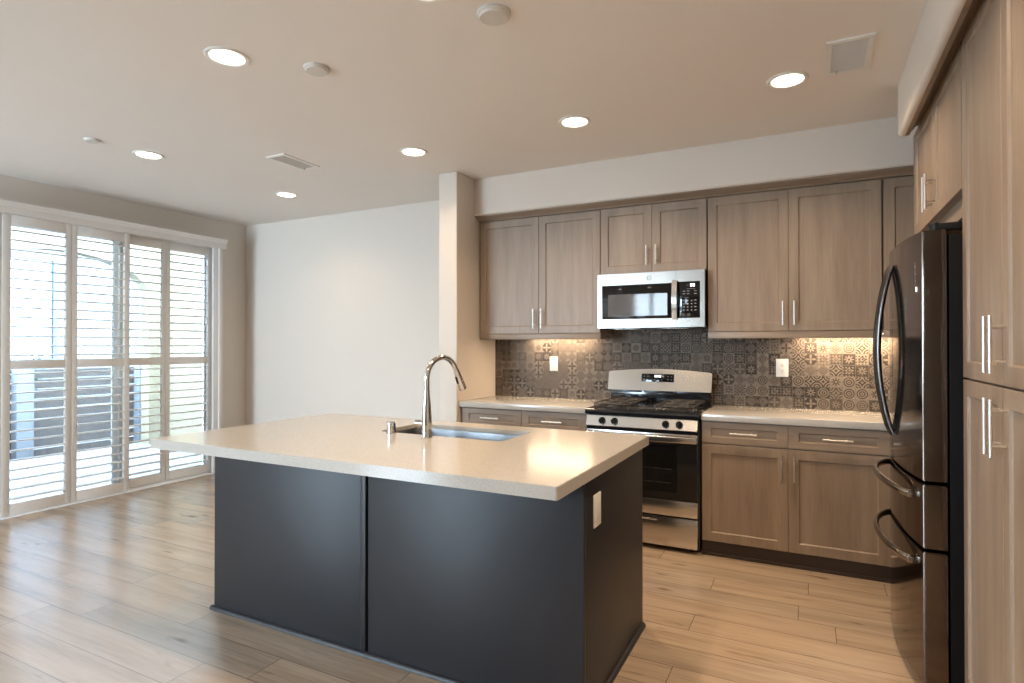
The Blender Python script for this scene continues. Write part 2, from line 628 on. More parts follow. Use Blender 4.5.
# soffits with rounded lower edge
def rounded(x0, z0, x1, z1, r):
    """profile with the (x0,z0) corner rounded"""
    p = [(x1, z1), (x0, z1)]
    for i in range(7):
        a = math.pi + math.pi / 2 * i / 6
        p.append((x0 + r + r * math.cos(a), z0 + r + r * math.sin(a)))
    p.append((x1, z0))
    return p


g = G().prism(rounded(-0.362, 2.393, YB + 0.006, ZC, 0.018), 'X', WX1, XR)
struct('wall_soffit_back', g, WALL)
lip = [(XR, 2.475), (XR, ZC), (1.80, ZC)]
for i in range(7):
    a = math.pi + math.pi / 2 * i / 6
    lip.append((1.822 + .022 * math.cos(a), 2.440 + .022 * math.sin(a)))
lip += [(1.8285, 2.418), (1.8285, 2.475)]
g = G().prism(lip, 'Y', -2.95, -0.857)
struct('wall_soffit_side', g, WALL)
# wall filling above the fridge cabinet behind the soffit end
struct('wall_backsplash', G().box(WX1, 2.2, YB - 0.004, YB + 0.006, 0.898, 1.47), TILE)
struct('baseboard_left', G().box(XL, XL + 0.014, SY1 + 0.05, YN, 0, 0.09, 0.003), TRIM)
struct('baseboard_back', G().box(XL, WX0, YN - 0.014, YN, 0, 0.09, 0.003), TRIM)

# ------------------------------------------------------------------ sliding glass door, shutters and their frame
dx0 = XL - 0.13
dr = struct('door_1', G().frame_hole((SY0, SY1, 0.0, SZ1), (SY0 + .05, SY1 - .05, 0.015, SZ1 - .03), 'X', dx0, dx0 + .09), VINYL)
ym = (SY0 + SY1) / 2
for y0, y1, xo in ((SY0 + .04, ym + .04, 0.0), (ym - .04, SY1 - .04, 0.04)):
    fr = obj('door_frame', G().frame_hole((y0, y1, .015, SZ1 - .03), (y0 + .06, y1 - .06, .045, SZ1 - .09), 'X', dx0 + .01 + xo, dx0 + .045 + xo), VINYL, dr)
    obj('glass_pane', G().box(dx0 + .024 + xo, dx0 + .030 + xo, y0 + .06, y1 - .06, .045, SZ1 - .09), GLASS, fr)

XT = XL + 0.165       # room face of the shutter box frame, which stands proud of the wall
def sy(y):
    return -4.4686 + (y + 4.4686) * .9815
def sz(z):
    return 1.3368 + (z - 1.3368) * .9815
g = G()
g.box(XT - .035, XT - .005, sy(-0.3795), sy(-0.268), 0.0, sz(2.41), 0.004)
g.box(XL, XT - .036, sy(-0.335), sy(-0.268), 0.0, sz(2.41))
g.box(XL, XT + .012, sy(-0.325), sy(-0.29), 0.0, sz(2.40), 0.004)
g.box(XL, XT - .005, sy(-2.33), sy(-2.2055), 0.0, sz(2.41), 0.004)
tr1 = struct('trim_1', g, TRIM)
val = G().prism([(XL, sz(2.375)), (XT + .025, sz(2.375)), (XT + .025, sz(2.43)), (XT + .032, sz(2.440)), (XT + .040, sz(2.462)), (XT + .046, sz(2.466)), (XT + .046, sz(2.478)), (XL, sz(2.478))], 'Y', sy(-2.40), sy(-0.246))
obj('valance', val, TRIM, tr1)
obj('track', G().box(XL + .002, XT + .012, sy(-2.205), sy(-0.38), 0.0, 0.010, .002), VINYL, tr1)


def shutter(y0, y1, xf, sl, sr, label):
    """one plantation shutter panel, room face at xf, stile widths sl (near camera) and sr"""
    zb, zt = 0.014, sz(2.385)
    y0, y1 = sy(y0), sy(y1)
    t = thing('shutter_panel', label, 'shutter', ((xf - .014), (y0 + y1) / 2, zb), 0, 'plantation shutters on the sliding door')
    xb = xf - .028
    obj('stile', G().box(xb, xf, y0, y0 + sl, zb, zt, .003), SHUT, t)
    obj('stile', G().box(xb, xf, y1 - sr, y1, zb, zt, .003), SHUT, t)
    ya, yb = y0 + sl, y1 - sr
    obj('top_rail', G().box(xb, xf, ya, yb, sz(2.292), zt, .002), SHUT, t)
    obj('middle_rail', G().box(xb, xf, ya, yb, sz(1.147), sz(1.218), .002), SHUT, t)
    obj('bottom_rail', G().box(xb, xf, ya, yb, zb, sz(0.078), .002), SHUT, t)
    for z0, z1 in ((sz(0.078), sz(1.147)), (sz(1.218), sz(2.292))):
        n = 14
        g = G()
        for i in range(n):
            z = z0 + (z1 - z0) * (i + .5) / n
            prof = []
            th = R(1.5)
            for k in range(12):
                a = 2 * math.pi * k / 12
                px, pz = .034 * math.cos(a), .0064 * math.sin(a)
                prof.append((xf - .014 + px * math.cos(th) - pz * math.sin(-th), z + px * math.sin(-th) + pz * math.cos(th)))
            g.prism(prof, 'Y', ya, yb)
        obj('louvre_bank', g, SHUT, t, sharp=50)
    return t


xf1, xf2 = XT - .002, XT - .074
shutter(-2.205, -1.7205, xf1, .056, .043, 'white louvred shutter panel first along the door, farthest from the plain corner wall')
shutter(-1.7175, -1.240, xf1, .043, .044, 'white louvred shutter panel second along the door, in the front track')
shutter(-1.285, -0.8495, xf2, .087, .040, 'white louvred shutter panel third along the door, partly behind the second')
shutter(-0.8465, -0.340, xf2, .0385, .054, 'white louvred shutter panel nearest the plain corner wall, by the island corner')

# ------------------------------------------------------------------ outside: patio, fence, neighbouring house
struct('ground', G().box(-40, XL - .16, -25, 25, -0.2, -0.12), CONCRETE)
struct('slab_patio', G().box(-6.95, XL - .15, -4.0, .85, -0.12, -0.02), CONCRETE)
# outer patio wall with a flat arch
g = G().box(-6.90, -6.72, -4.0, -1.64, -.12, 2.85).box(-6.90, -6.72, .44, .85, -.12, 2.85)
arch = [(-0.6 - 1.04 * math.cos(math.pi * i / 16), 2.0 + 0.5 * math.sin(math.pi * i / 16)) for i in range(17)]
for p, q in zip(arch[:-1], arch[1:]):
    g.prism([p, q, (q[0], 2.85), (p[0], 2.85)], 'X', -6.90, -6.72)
struct('wall_patio_arch', g, DIMCREAM)
struct('wall_patio_side', G().box(-6.72, XL - .15, .70, .85, -.12, 2.85), DIMCREAM)
fence = thing('patio_fence', 'low dark weathered fence of horizontal boards beyond the shutters', 'fence', (-7.25, -0.6, -.12))
for i in range(9):
    z = -.08 + i * .125
    if i == 0:
        g = G()
    g.box(-7.27, -7.245, -3.0, 1.2, z, z + .112)
obj('board_panel', g, FENCEM, fence)
for y in (-2.4, -0.82, 0.62):
    obj('post', G().box(-7.24, -7.10, y - .09, y + .09, -.12, 1.06, .01), POSTM, fence)
nb = thing('neighbouring_house', 'pale stucco house with blue trimmed window seen beyond the shutters', 'house', (-11.5, 0, -.12))
obj('house_wall', G().box(-15, -11.3, -7, 9, -.12, 5.6), DIMSTUCCO, nb)
for y0, y1, z0, z1 in ((-0.2, 1.47, 1.0, 3.0), (-3.6, -2.0, 1.0, 3.0)):
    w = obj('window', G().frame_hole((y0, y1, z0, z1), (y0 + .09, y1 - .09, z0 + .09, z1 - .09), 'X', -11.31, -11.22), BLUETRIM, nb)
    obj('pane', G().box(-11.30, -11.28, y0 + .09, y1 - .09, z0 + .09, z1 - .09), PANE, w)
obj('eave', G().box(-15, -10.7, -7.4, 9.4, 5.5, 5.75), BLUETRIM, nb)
sh = thing('shrub', 'small leafy shrub standing just above the dark fence outside', 'shrub', (-7.75, -.55, -.12))
g = G()
for i in range(9):
    a = i * 2.4
    g.tube([(-7.75, -.55, -.12), (-7.75 + .05 * math.cos(a), -.55 + .08 * math.sin(a), .6), (-7.75 + .12 * math.cos(a), -.55 + .26 * math.sin(a), 1.0 + .02 * i)], [.012, .009, .004], 6)
obj('stems', g, LEAF, sh)
g = G()
for i in range(140):
    a = random.uniform(0, 6.28)
    rr = random.uniform(.05, .32)
    c = Vector((-7.75 + rr * math.cos(a) * .5, -.55 + rr * math.sin(a), random.uniform(.55, 1.22)))
    t1 = Vector((random.uniform(-1, 1), random.uniform(-1, 1), random.uniform(-.3, 1))).normalized()
    t2 = t1.cross(Vector((random.uniform(-1, 1), random.uniform(-1, 1), 1))).normalized()
    vs = [g.bm.verts.new(c + t1 * a_ + t2 * b_) for a_, b_ in ((-.03, 0), (0, .016), (.035, 0), (0, -.016))]
    g.bm.faces.new(vs)
obj('leaves', g, LEAF, sh)['kind'] = 'stuff'


# ------------------------------------------------------------------ cabinets
def shaker(g, x0, x1, z0, z1, y, t=.02, rail=.058, rec=.009):
    """a shaker door or drawer front, face at y (towards -Y), thickness t"""
    rl = min(rail, (z1 - z0) * .30)
    bm = g.bm
    ch = .0015

    def loop(ix, iz, yy):
        return [bm.verts.new((x0 + ix, yy, z0 + iz)), bm.verts.new((x1 - ix, yy, z0 + iz)), bm.verts.new((x1 - ix, yy, z1 - iz)), bm.verts.new((x0 + ix, yy, z1 - iz))]
    L = [loop(0, 0, y + t), loop(0, 0, y + ch), loop(ch, ch, y), loop(rail - .002, rl - .002, y), loop(rail + .002, rl + .002, y + .004), loop(rail + .004, rl + .004, y + rec)]
    bm.faces.new(list(reversed(L[0])))
    for a, b in zip(L[:-1], L[1:]):
        for k in range(4):
            j = (k + 1) % 4
            bm.faces.new((a[k], a[j], b[j], b[k]))
    bm.faces.new(L[-1])
    return g


def bar_pull(parent, x, z, y, length, vert=True, name='handle'):
    g = G()
    h = length / 2
    off = .036
    yb = y - off
    if vert:
        g.cyl((x, yb, z - h), (x, yb, z + h), .0056, seg=14)
        for s in (-1, 1):
            g.cyl((x, y, z + s * h * .6), (x, yb, z + s * h * .6), .0042, seg=10)
    else:
        g.cyl((x - h, yb, z), (x + h, yb, z), .0056, seg=14)
        for s in (-1, 1):
            g.cyl((x + s * h * .6, y, z), (x + s * h * .6, yb, z), .0042, seg=10)
    return obj(name, g, NICKEL, parent, local=True)


def door(root, x0, x1, z0, z1, y, handle=None, name='door'):
    """handle = ('v'|'h', x, z, length)"""
    d = obj(name, shaker(G(), x0, x1, z0, z1, y), WOOD if name == 'door' else WOODH, root, local=True)
    if handle:
        bar_pull(d, handle[1], handle[2], y, handle[3], handle[0] == 'v')
    return d


HG = 'shaker wall cabinets on the kitchen wall'
# uppers: local x to the right, front face of the doors at local y=0, body behind
FYU = -0.287
uppers = [
    (-1.045, 1.043, 1.428, 2.352, [(-1.040, -.5095), (-.5065, -.006)], 'tall two door wall cabinet beside the wing wall and above the short worktop', 'pair'),
    (-.002, .762, 1.858, 2.352, [(-.001, .3805), (.3835, .757)], 'short two door wall cabinet directly above the microwave', 'pair'),
    (.764, 1.018, 1.428, 2.352, [(.766, 1.2645), (1.2675, 1.778)], 'widest two door wall cabinet between the microwave and the fridge', 'pair'),
    (1.786, .72, 1.428, 2.352, [(1.789, 2.38)], 'corner wall cabinet half hidden behind the fridge', 'one'),
]
for x0, w, z0, z1, doors, lab, kind in uppers:
    t = thing('wall_cabinet', lab, 'cabinet', (x0, FYU, z0), 0, HG)
    x1 = x0 + (w if kind == 'pair' and x0 > -.5 and x0 < .1 or True else w)
    g = G().box(0, w, .021, -FYU - .008, 0, z1 - z0, .001)
    obj('carcass', g, WOODIN if False else WOOD, t, local=True)
    if z0 < 1.6:
        rl = obj('light_rail', G().box(0, w, .004, .024, -.044, 0, .002), WOODH, t, local=True)
        obj('end_rail', G().box(w - .02, w, .025, .12, -.044, 0, .002), WOODH, rl, local=True)
    for i, (a, b) in enumerate(doors):
        zz = .118 if z0 < 1.6 else .125
        ln = .156 if z0 < 1.6 else .14
        hx = (b - x0 - .032) if (i == 0 and len(doors) == 2) else (a - x0 + .032)
        door(t, a - x0, b - x0, .003, z1 - z0 - .004, 0, ('v', hx, zz, ln) if len(doors) == 2 else ('v', b - x0 - .03, zz, ln))

cm = G().prism([(-0.262, 2.352), (-.292, 2.354), (-.296, 2.362), (-.31, 2.366), (-.335, 2.378), (-.352, 2.384), (-.352, 2.3925), (-0.262, 2.3925)], 'X', WX1, 2.5)
tag(obj('crown_moulding', cm, WOODH), 'stained wood crown moulding along the top of the cabinets on the tiled wall', 'crown moulding')
cm = G().prism([(1.829, 2.4185), (1.848, 2.4205), (1.852, 2.436), (1.864, 2.445), (1.872, 2.458), (1.886, 2.463), (1.886, 2.4745), (1.829, 2.4745)], 'Y', -2.95, -0.86)
tag(obj('crown_moulding', cm, WOODH), 'stained wood crown moulding above the pantry and fridge cabinet', 'crown moulding')

# bases
FYB = -0.575
t = thing('base_cabinet', 'two door base cabinet with two drawers between the range and the fridge', 'cabinet', (.767, FYB, 0), 0, 'shaker base cabinets')
w = 1.79 - .767
obj('carcass', G().box(0, w + .6, .021, -FYB - .006, .09, .858, .001), WOOD, t, local=True)
obj('toe_kick', G().box(0, w + .05, .015, .04, 0, .092).box(0, w + .05, .003, .014, 0, .02, .003), KICK, t, local=True)
for x0, x1, hx in ((.002, .5005, .468), (.5035, w - .002, .536)):
    door(t, x0, x1, .094, .708, 0, ('v', hx, .598, .155))
    door(t, x0, x1, .716, .852, 0, ('h', (x0 + x1) / 2, .787, .155), 'drawer')
t = thing('base_cabinet', 'base cabinet with two drawers between the wing wall and the range', 'cabinet', (WX1 + .004, FYB, 0), 0, 'shaker base cabinets')
w = 1.04
obj('carcass', G().box(0, w, .021, -FYB - .006, .09, .858, .001), WOOD, t, local=True)
obj('toe_kick', G().box(0, w, .015, .04, 0, .092).box(0, w, .003, .014, 0, .02, .003), KICK, t, local=True)
for x0, x1, hx in ((.014, .526, .49), (.529, w - .006, .565)):
    door(t, x0, x1, .094, .708, 0, ('v', hx, .598, .155))
    door(t, x0, x1, .716, .852, 0, ('h', (x0 + x1) / 2, .787, .155), 'drawer')

# worktops
tag(obj('worktop', G().box(WX1 + .002, -.003, -.597, -.0025, .859, .902, .003), QUARTZ), 'short pale quartz worktop between the wing wall and the range', 'worktop')
tag(obj('worktop', G().box(.768, 2.5, -.597, -.0025, .859, .902, .003), QUARTZ), 'pale quartz worktop between the range and the fridge', 'worktop')

# fridge cabinet and pantry on the side wall: local frame turned so that local -Y faces the room
FX = 1.8875
t = thing('fridge_cabinet', 'two door stained cabinet over the fridge under the soffit', 'cabinet', (FX, -.692, 1.912), R(-90))
w = 1.108
obj('carcass', G().box(.02, w, .021, .64, 0, .552, .001), WOOD, t, local=True)
obj('side_panel', G().box(0, .02, .0, .64, -1.91, .552, .001), WOOD, t, local=True)
obj('filler_rail', G().box(.02, w, .032, .052, -.075, 0, .001), WOODH, t, local=True)
door(t, .022, .5545, .003, .551, 0, ('v', .5245, .118, .16))
door(t, .5575, w - .002, .003, .551, 0, ('v', .588, .118, .16))
t = thing('pantry_cabinet', 'tall four door stained pantry cabinet beside the fridge', 'cabinet', (FX, -1.8095, 0), R(-90))
w = 1.0
obj('carcass', G().box(0, w, .021, .64, .09, 2.464, .001), WOOD, t, local=True)
obj('toe_kick', G().box(0, w, .06, .08, 0, .092), KICK, t, local=True)
ms = .4945
for z0, z1, hz in ((.095, 1.213, 1.097), (1.220, 2.463, 1.340)):
    door(t, .003, ms - .0015, z0, z1, 0, ('v', ms - .033, hz, .168))
    door(t, ms + .0015, w - .003, z0, z1, 0, ('v', ms + .033, hz, .168))

# ------------------------------------------------------------------ under-cabinet lights
def under_light(x0, x1, watts, label):
    zc = 1.427
    t = thing('under_cabinet_light', label, 'light', ((x0 + x1) / 2, -.078, zc), 0, 'under cabinet lights')
    obj('housing', G().box(x0, x1, -.125, -.03, zc - .014, zc, .002), WHITEP, t)
    obj('lens', G().box(x0 + .01, x1 - .01, -.118, -.037, zc - .018, zc - .0142), UNDERGLOW, t)
    L = bpy.data.lights.new('under_cabinet_lamp', 'AREA')
    L.shape = 'RECTANGLE'
    L.size, L.size_y = x1 - x0 - .02, .07
    L.energy = watts
    L.color = (1.0, 0.74, 0.48)
    lo = bpy.data.objects.new('lamp', L)
    COL.objects.link(lo)
    lo.parent = t
    lo.location = (0, 0, -.022)


under_light(-.70, -.14, UNDER_W, 'warm light strip under the wall cabinet beside the wing wall')
under_light(1.32, 1.98, UNDER_W * 1.9, 'warm light strip under the wall cabinet between microwave and fridge')

# ------------------------------------------------------------------ island
isl = thing('kitchen_island', 'charcoal painted kitchen island base with dark end panel', 'island', (-.32, -2.1, 0))
BX0, BX1, BY0, BY1 = -1.311, .672, -2.501, -1.69
g = G()
g.box(BX0 + .018, BX1 - .018, BY0 + .02, BY0 + .04, .0, .858)
g.box(BX0 + .018, BX1 - .018, BY1 - .04, BY1 - .021, .0, .858)
g.box(BX0 + .018, BX0 + .04, BY0 + .04, BY1 - .04, .0, .858)
g.box(BX1 - .04, BX1 - .018, BY0 + .04, BY1 - .04, .0, .858)
g.box(BX0 + .04, BX1 - .04, BY0 + .04, BY1 - .04, .08, .1)
obj('carcass', g, ISLED, isl)
obj('front_panel', G().box(BX0, -.3225, BY0, BY0 + .02, .0, .858, .0015), ISLE, isl)
obj('front_panel', G().box(-.3095, BX1, BY0, BY0 + .02, .0, .858, .0015), ISLE, isl)
obj('batten', G().box(-.350, -.3225, BY0 - .003, BY0, .02, .858, .001), ISLE, isl)
obj('end_panel', G().box(BX1 - .017, BX1 + .001, BY0 + .0205, BY1, .0, .858, .001), ISLE, isl)
obj('end_panel', G().box(BX0 - .001, BX0 + .017, BY0 + .0205, BY1, .0, .858, .001), ISLE, isl)
# shoe moulding, quarter round
def quarter(c, sx, r=.016):
    return [c] + [(c[0] + sx * r * math.cos(a), c[1] + r * 1.15 * math.sin(a)) for a in [math.pi / 2 * k / 5 for k in range(6)]]
obj('shoe_moulding', G().prism(quarter((BY0, 0), -1), 'X', BX0 - .016, BX1 + .016), ISLE, isl)
obj('shoe_moulding', G().prism(quarter((BX1 + .001, 0), 1), 'Y', BY0, BY1), ISLE, isl)
obj('shoe_moulding', G().prism(quarter((BX0 - .001, 0), -1), 'Y', BY0, BY1), ISLE, isl)
# doors on the working side
for x0, x1 in ((BX0 + .02, -.66), (-.655, -.21), (-.205, .23), (.235, BX1 - .02)):
    g = shaker(G(), -x1, -x0, .10, .85, 0)
    g.xform(Matrix.Translation((0, BY1, 0)) @ Matrix.Rotation(math.pi, 4, 'Z'))
    obj('door', g, ISLE, isl)

# countertop with sink cut-out
TX0, TX1, TY0, TY1 = -1.358, .696, -2.803, -1.652
SX0, SX1, SYa, SYb = -.56, .145, -2.128, -1.80
def rrect(x0, x1, y0, y1, r, n=6):
    p = []
    for cx, cy, a0 in ((x1 - r, y0 + r, -90), (x1 - r, y1 - r, 0), (x0 + r, y1 - r, 90), (x0 + r, y0 + r, 180)):
        for k in range(n):
            a = R(a0 + 90 * k / (n - 1))
            p.append((cx + r * math.cos(a), cy + r * math.sin(a)))
    return p
o_ = rrect(TX0, TX1, TY0, TY1, .008)
i_ = rrect(SX0, SX1, SYa, SYb, .03)
g = G().ring(o_, i_, 'Z', .882, .902)
es = [e for e in g.bm.edges if min(e.verts[0].co.z, e.verts[1].co.z) > .9 and len(e.link_faces) == 2 and abs(e.link_faces[0].normal.dot(e.link_faces[1].normal)) < .5]
g.bm.normal_update()
es = [e for e in g.bm.edges if min(e.verts[0].co.z, e.verts[1].co.z) > .9 and len(e.link_faces) == 2 and abs(e.link_faces[0].normal.dot(e.link_faces[1].normal)) < .5]
bmesh.ops.bevel(g.bm, geom=es, offset=.002, segments=2, affect='EDGES')
g.ring(o_, rrect(TX0 + .03, TX1 - .03, TY0 + .03, TY1 - .03, .008), 'Z', .859, .8822)
tag(obj('island_countertop', g, QUARTZ), 'large pale quartz countertop of the island with sink cutout', 'countertop')

# sink
t = thing('kitchen_sink', 'stainless undermount sink set in the island countertop', 'sink', ((SX0 + SX1) / 2, (SYa + SYb) / 2, .65))
g = G()
bm = g.bm
lv = []
for (ins, z, r) in ((-.022, .8805, .05), (-.006, .8795, .045), (-.004, .872, .045), (.004, .69, .045), (.02, .668, .04), (.05, .662, .03)):
    lv.append([bm.verts.new((p[0], p[1], z)) for p in rrect(SX0 + ins, SX1 - ins, SYa + ins, SYb - ins, r)])
for a, b in zip(lv[:-1], lv[1:]):
    n_ = len(a)
    for k in range(n_):
        bm.faces.new((a[k], a[(k + 1) % n_], b[(k + 1) % n_], b[k]))
bm.faces.new(lv[-1])
bmesh.ops.solidify(bm, geom=bm.faces[:], thickness=.0015)
obj('basin', g, SINKM, t)
obj('drain', G().lathe([(.0, .0), (.03, .0), (.042, .004), (.045, .003), (.045, .0), (.03, -.006)], (-.2, -1.96, .6645)), CHROME, t)

# faucet
FBX, FBY, FZ = -.217, -2.2, .902
t = thing('kitchen_faucet', 'tall chrome gooseneck faucet with pull-down spray head on the island', 'faucet', (FBX, FBY, FZ))
obj('body', G().lathe([(.0, 0), (.0255, 0), (.0265, .004), (.0245, .008), (.0238, .05), (.0228, .10), (.0200, .15), (.0160, .19), (.0142, .212), (.0142, .222), (.0, .222)], (FBX, FBY, FZ), 32), CHROME, t)
ang = R(14)
dirv = Vector((math.sin(ang), math.cos(ang), 0))
P0 = Vector((FBX, FBY, FZ))
pts = [P0 + Vector((0, 0, .22)), P0 + Vector((0, 0, .268))]
rad = .098
for k in range(17):
    a = math.pi - R(158) * k / 16
    pts.append(P0 + dirv * (rad + rad * math.cos(a)) + Vector((0, 0, .274 + rad * 1.05 * math.sin(a))))
obj('spout', G().tube(pts, .0128, 18), CHROME, t)
e0 = pts[-1]
td = (pts[-1] - pts[-2]).normalized()
sp = obj('spray_head', G().tube([e0 - td * .002, e0 + td * .004, e0 + td * .03, e0 + td * .08, e0 + td * .106, e0 + td * .109], [.0135, .0150, .0168, .0192, .0192, .016], 20), CHROME, t)
sidev = dirv.cross(td).normalized()
fro = (sidev.cross(td)).normalized()
if fro.z > 0:
    fro = -fro
obj('spray_button', G().tube([e0 + td * .03 + fro * .0145, e0 + td * .066 + fro * .0165], .0068, 10), BLKPLASTIC, sp)
lv = G()
hz = FZ + .066
lv.tube([(FBX - .012, FBY, hz), (FBX - .040, FBY, hz + .001), (FBX - .041, FBY, hz + .001)], [.0145, .0145, .0132], 18)
hd = obj('lever_hub', lv, CHROME, t)
obj('lever', G().tube([(FBX - .0405, FBY, hz + .001), (FBX - .043, FBY, hz + .001), (FBX - .060, FBY, hz + .003), (FBX - .064, FBY, hz + .003)], [.0105, .0145, .0145, .012], 16).tube([(FBX - .052, FBY + .01, hz + .004), (FBX - .052, FBY + .055, hz + .012), (FBX - .052, FBY + .085, hz + .016)], [.0055, .0048, .0042], 10), CHROME, hd)
tag(obj('air_gap_cap', G().lathe([(0, 0), (.025, 0), (.025, .004), (.0225, .006), (.0225, .054), (.020, .058), (.0, .059)], (-.461, -2.156, .902), 28), CHROME), 'short round chrome air gap cap on the island beside the faucet', 'air gap')


# ------------------------------------------------------------------ outlets and switches
def outlet(name, label, loc, rz, w=.072, h=.118, kind='decora', group='white wall plates'):
    t = thing(name, label, 'outlet' if 'outlet' in name else 'switch', loc, rz, group)
    obj('cover_plate', G().box(-w / 2, w / 2, -.006, 0, -h / 2, h / 2, .0022), WHITEP, t, local=True)
    if kind == 'decora':
        s = obj('rocker', G().box(-.0165, .0165, -.0085, -.005, -.033, .033, .0015), WHITEP, t, local=True)
    else:
        for zc in (.0195, -.0195):
            f = obj('socket', G().box(-.017, .017, -.0085, -.005, zc - .0145, zc + .0145, .0045, 3), WHITEP, t, local=True)
            g = G().box(-.0075, -.0052, -.0088, -.008, zc - .002, zc + .007).box(.0052, .0075, -.0088, -.008, zc - .002, zc + .006).lathe([(0, 0), (.0026, 0), (.0026, .0006), (0, .0006)], (0, -.0082, zc - .008), 10, 'Y')
            obj('slots', g, DARKSLOT, f, local=True)
    return t


outlet('light_switch', 'white rocker switch on the tiled backsplash above the short worktop', (-.497, -.004, 1.184), 0)
outlet('power_outlet', 'white double outlet on the tiled backsplash between range and fridge', (1.216, -.004, 1.181), 0, .078, .124, 'duplex')
outlet('power_outlet', 'white rectangular outlet on the dark end panel of the island', (BX1 + .001, -2.367, .721), R(90), .078, .122)

# ------------------------------------------------------------------ microwave
MX0, MX1, MZ0, MZ1, MY = .004, .757, 1.462, 1.854, -.37
t = thing('microwave', 'stainless over the range microwave under the short wall cabinet', 'microwave', ((MX0 + MX1) / 2, -.19, MZ0))
obj('case', G().box(MX0 + .003, MX1 - .003, MY + .035, -.008, MZ0 + .008, MZ1, .003), BLKPLASTIC, t)
DXr = .566
d = obj('door', G().frame_hole((MX0, DXr, MZ0, MZ1 - .003), (.037, .546, 1.524, 1.769), 'Y', MY, MY + .035), STEELD, t)
obj('door_glass', G().box(.037, .546, MY + .001, MY + .03, 1.524, 1.769, .001), BLKGLASS, d)
obj('window', G().box(.083, .508, MY + .0003, MY + .0012, 1.546, 1.702), WINGLASS, d)
hp = []
for k in range(13):
    q = k / 12
    hp.append((MY - .020 - .016 * math.sin(math.pi * q), 1.515 + (1.785 - 1.515) * q))
prof = hp + [(p[0] + .011, p[1]) for p in reversed(hp)]
g = G().prism(prof, 'X', .543, .577)
g.box(.549, .571, MY - .018, MY + .001, 1.517, 1.535, .002).box(.549, .571, MY - .018, MY + .001, 1.765, 1.783, .002)
obj('handle', g, STEELV, d)
# round maker's badge with a script monogram
bx, bz = .381, 1.811
g = G().ring([(bx + .0165 * math.cos(a), bz + .0165 * math.sin(a)) for a in [2 * math.pi * k / 28 for k in range(28)]],
             [(bx + .014 * math.cos(a), bz + .014 * math.sin(a)) for a in [2 * math.pi * k / 28 for k in range(28)]], 'Y', MY - .0016, MY)
for ox, sg in ((-.0048, 1), (.0048, -1)):
    g.tube([(bx + ox + .0052 * math.cos(a) * sg, MY - .0008, bz + .0075 * math.sin(a)) for a in [R(40 + 280 * k / 14) for k in range(15)]], .0009, 6)
for k in range(4):
    a0 = R(45 + 90 * k)
    g.tube([(bx + .012 * math.cos(a0 + s), MY - .0008, bz + .012 * math.sin(a0 + s)) for s in (-.45, -.2, .1, .3)], .0007, 6)
obj('badge', g, simple('badge_grey', (.25, .25, .26), .35, .8), d)
cp = obj('control_side', G().frame_hole((DXr + .002, MX1, MZ0, MZ1 - .003), (.576, .727, 1.524, 1.774), 'Y', MY, MY + .035), STEELD, t)
kp = obj('control_panel', G().box(.576, .727, MY + .001, MY + .03, 1.524, 1.774, .001), BLKGLASS, cp)
g = G()
for i in range(3):
    for j in range(4):
        g.box(.614 + i * .026, .624 + i * .026, MY, MY + .001, 1.574 + j * .0215, 1.582 + j * .0215)
obj('keypad', g, GREYMARK, kp)
for z in (1.688, 1.706):
    for x0 in (.612, .640, .688):
        obj('function_key', G().box(x0, x0 + .017, MY, MY + .001, z, z + .004), GREYMARK, kp)
g = G()
for j in range(4):
    g.box(.690, .703, MY, MY + .001, 1.574 + j * .0225, 1.581 + j * .0225)
obj('side_keys', g, GREYMARK, kp)
obj('caption_line', G().box(.640, .695, MY, MY + .001, 1.722, 1.7245), GREYMARK, kp)
obj('caption_line', G().box(.625, .652, MY, MY + .001, 1.662, 1.6645), GREYMARK, kp)
for x0 in (.616, .653):
    g = G().ring([(x0 + .008 * math.cos(a), 1.548 + .008 * math.sin(a)) for a in [2 * math.pi * k / 14 for k in range(14)]],
           [(x0 + .0065 * math.cos(a), 1.548 + .0065 * math.sin(a)) for a in [2 * math.pi * k / 14 for k in range(14)]], 'Y', MY, MY + .001)
    obj('button_ring', g, GREYMARK, kp)
g = G()
for x0 in (.663, .680):
    g.frame_hole((x0, x0 + .012, 1.738, 1.758), (x0 + .0035, x0 + .0085, 1.7415, 1.7465), 'Y', MY, MY + .001)
    g.box(x0 + .003, x0 + .009, MY, MY + .001, 1.7465, 1.752)
obj('clock_digits', g, LITMARK, kp)
g = G().box(MX0 + .02, MX1 - .02, MY + .02, -.05, MZ0 - .004, MZ0 + .008, .002)
bp = obj('bottom_pan', g, BLKPLASTIC, t)
obj('grease_filter', G().box(.11, .30, MY + .06, -.15, MZ0 - .007, MZ0 - .003), STEEL, bp)
obj('grease_filter', G().box(.46, .65, MY + .06, -.15, MZ0 - .007, MZ0 - .003), STEEL, bp)

# ------------------------------------------------------------------ range
RX0, RX1 = .003, .757
RY = -.612
t = thing('gas_range', 'stainless gas range with black cooktop and double grates', 'stove', (.38, -.31, 0))
obj('body', G().box(RX0, RX1, RY + .04, -.03, .02, .868, .003), BLKENAMEL, t)
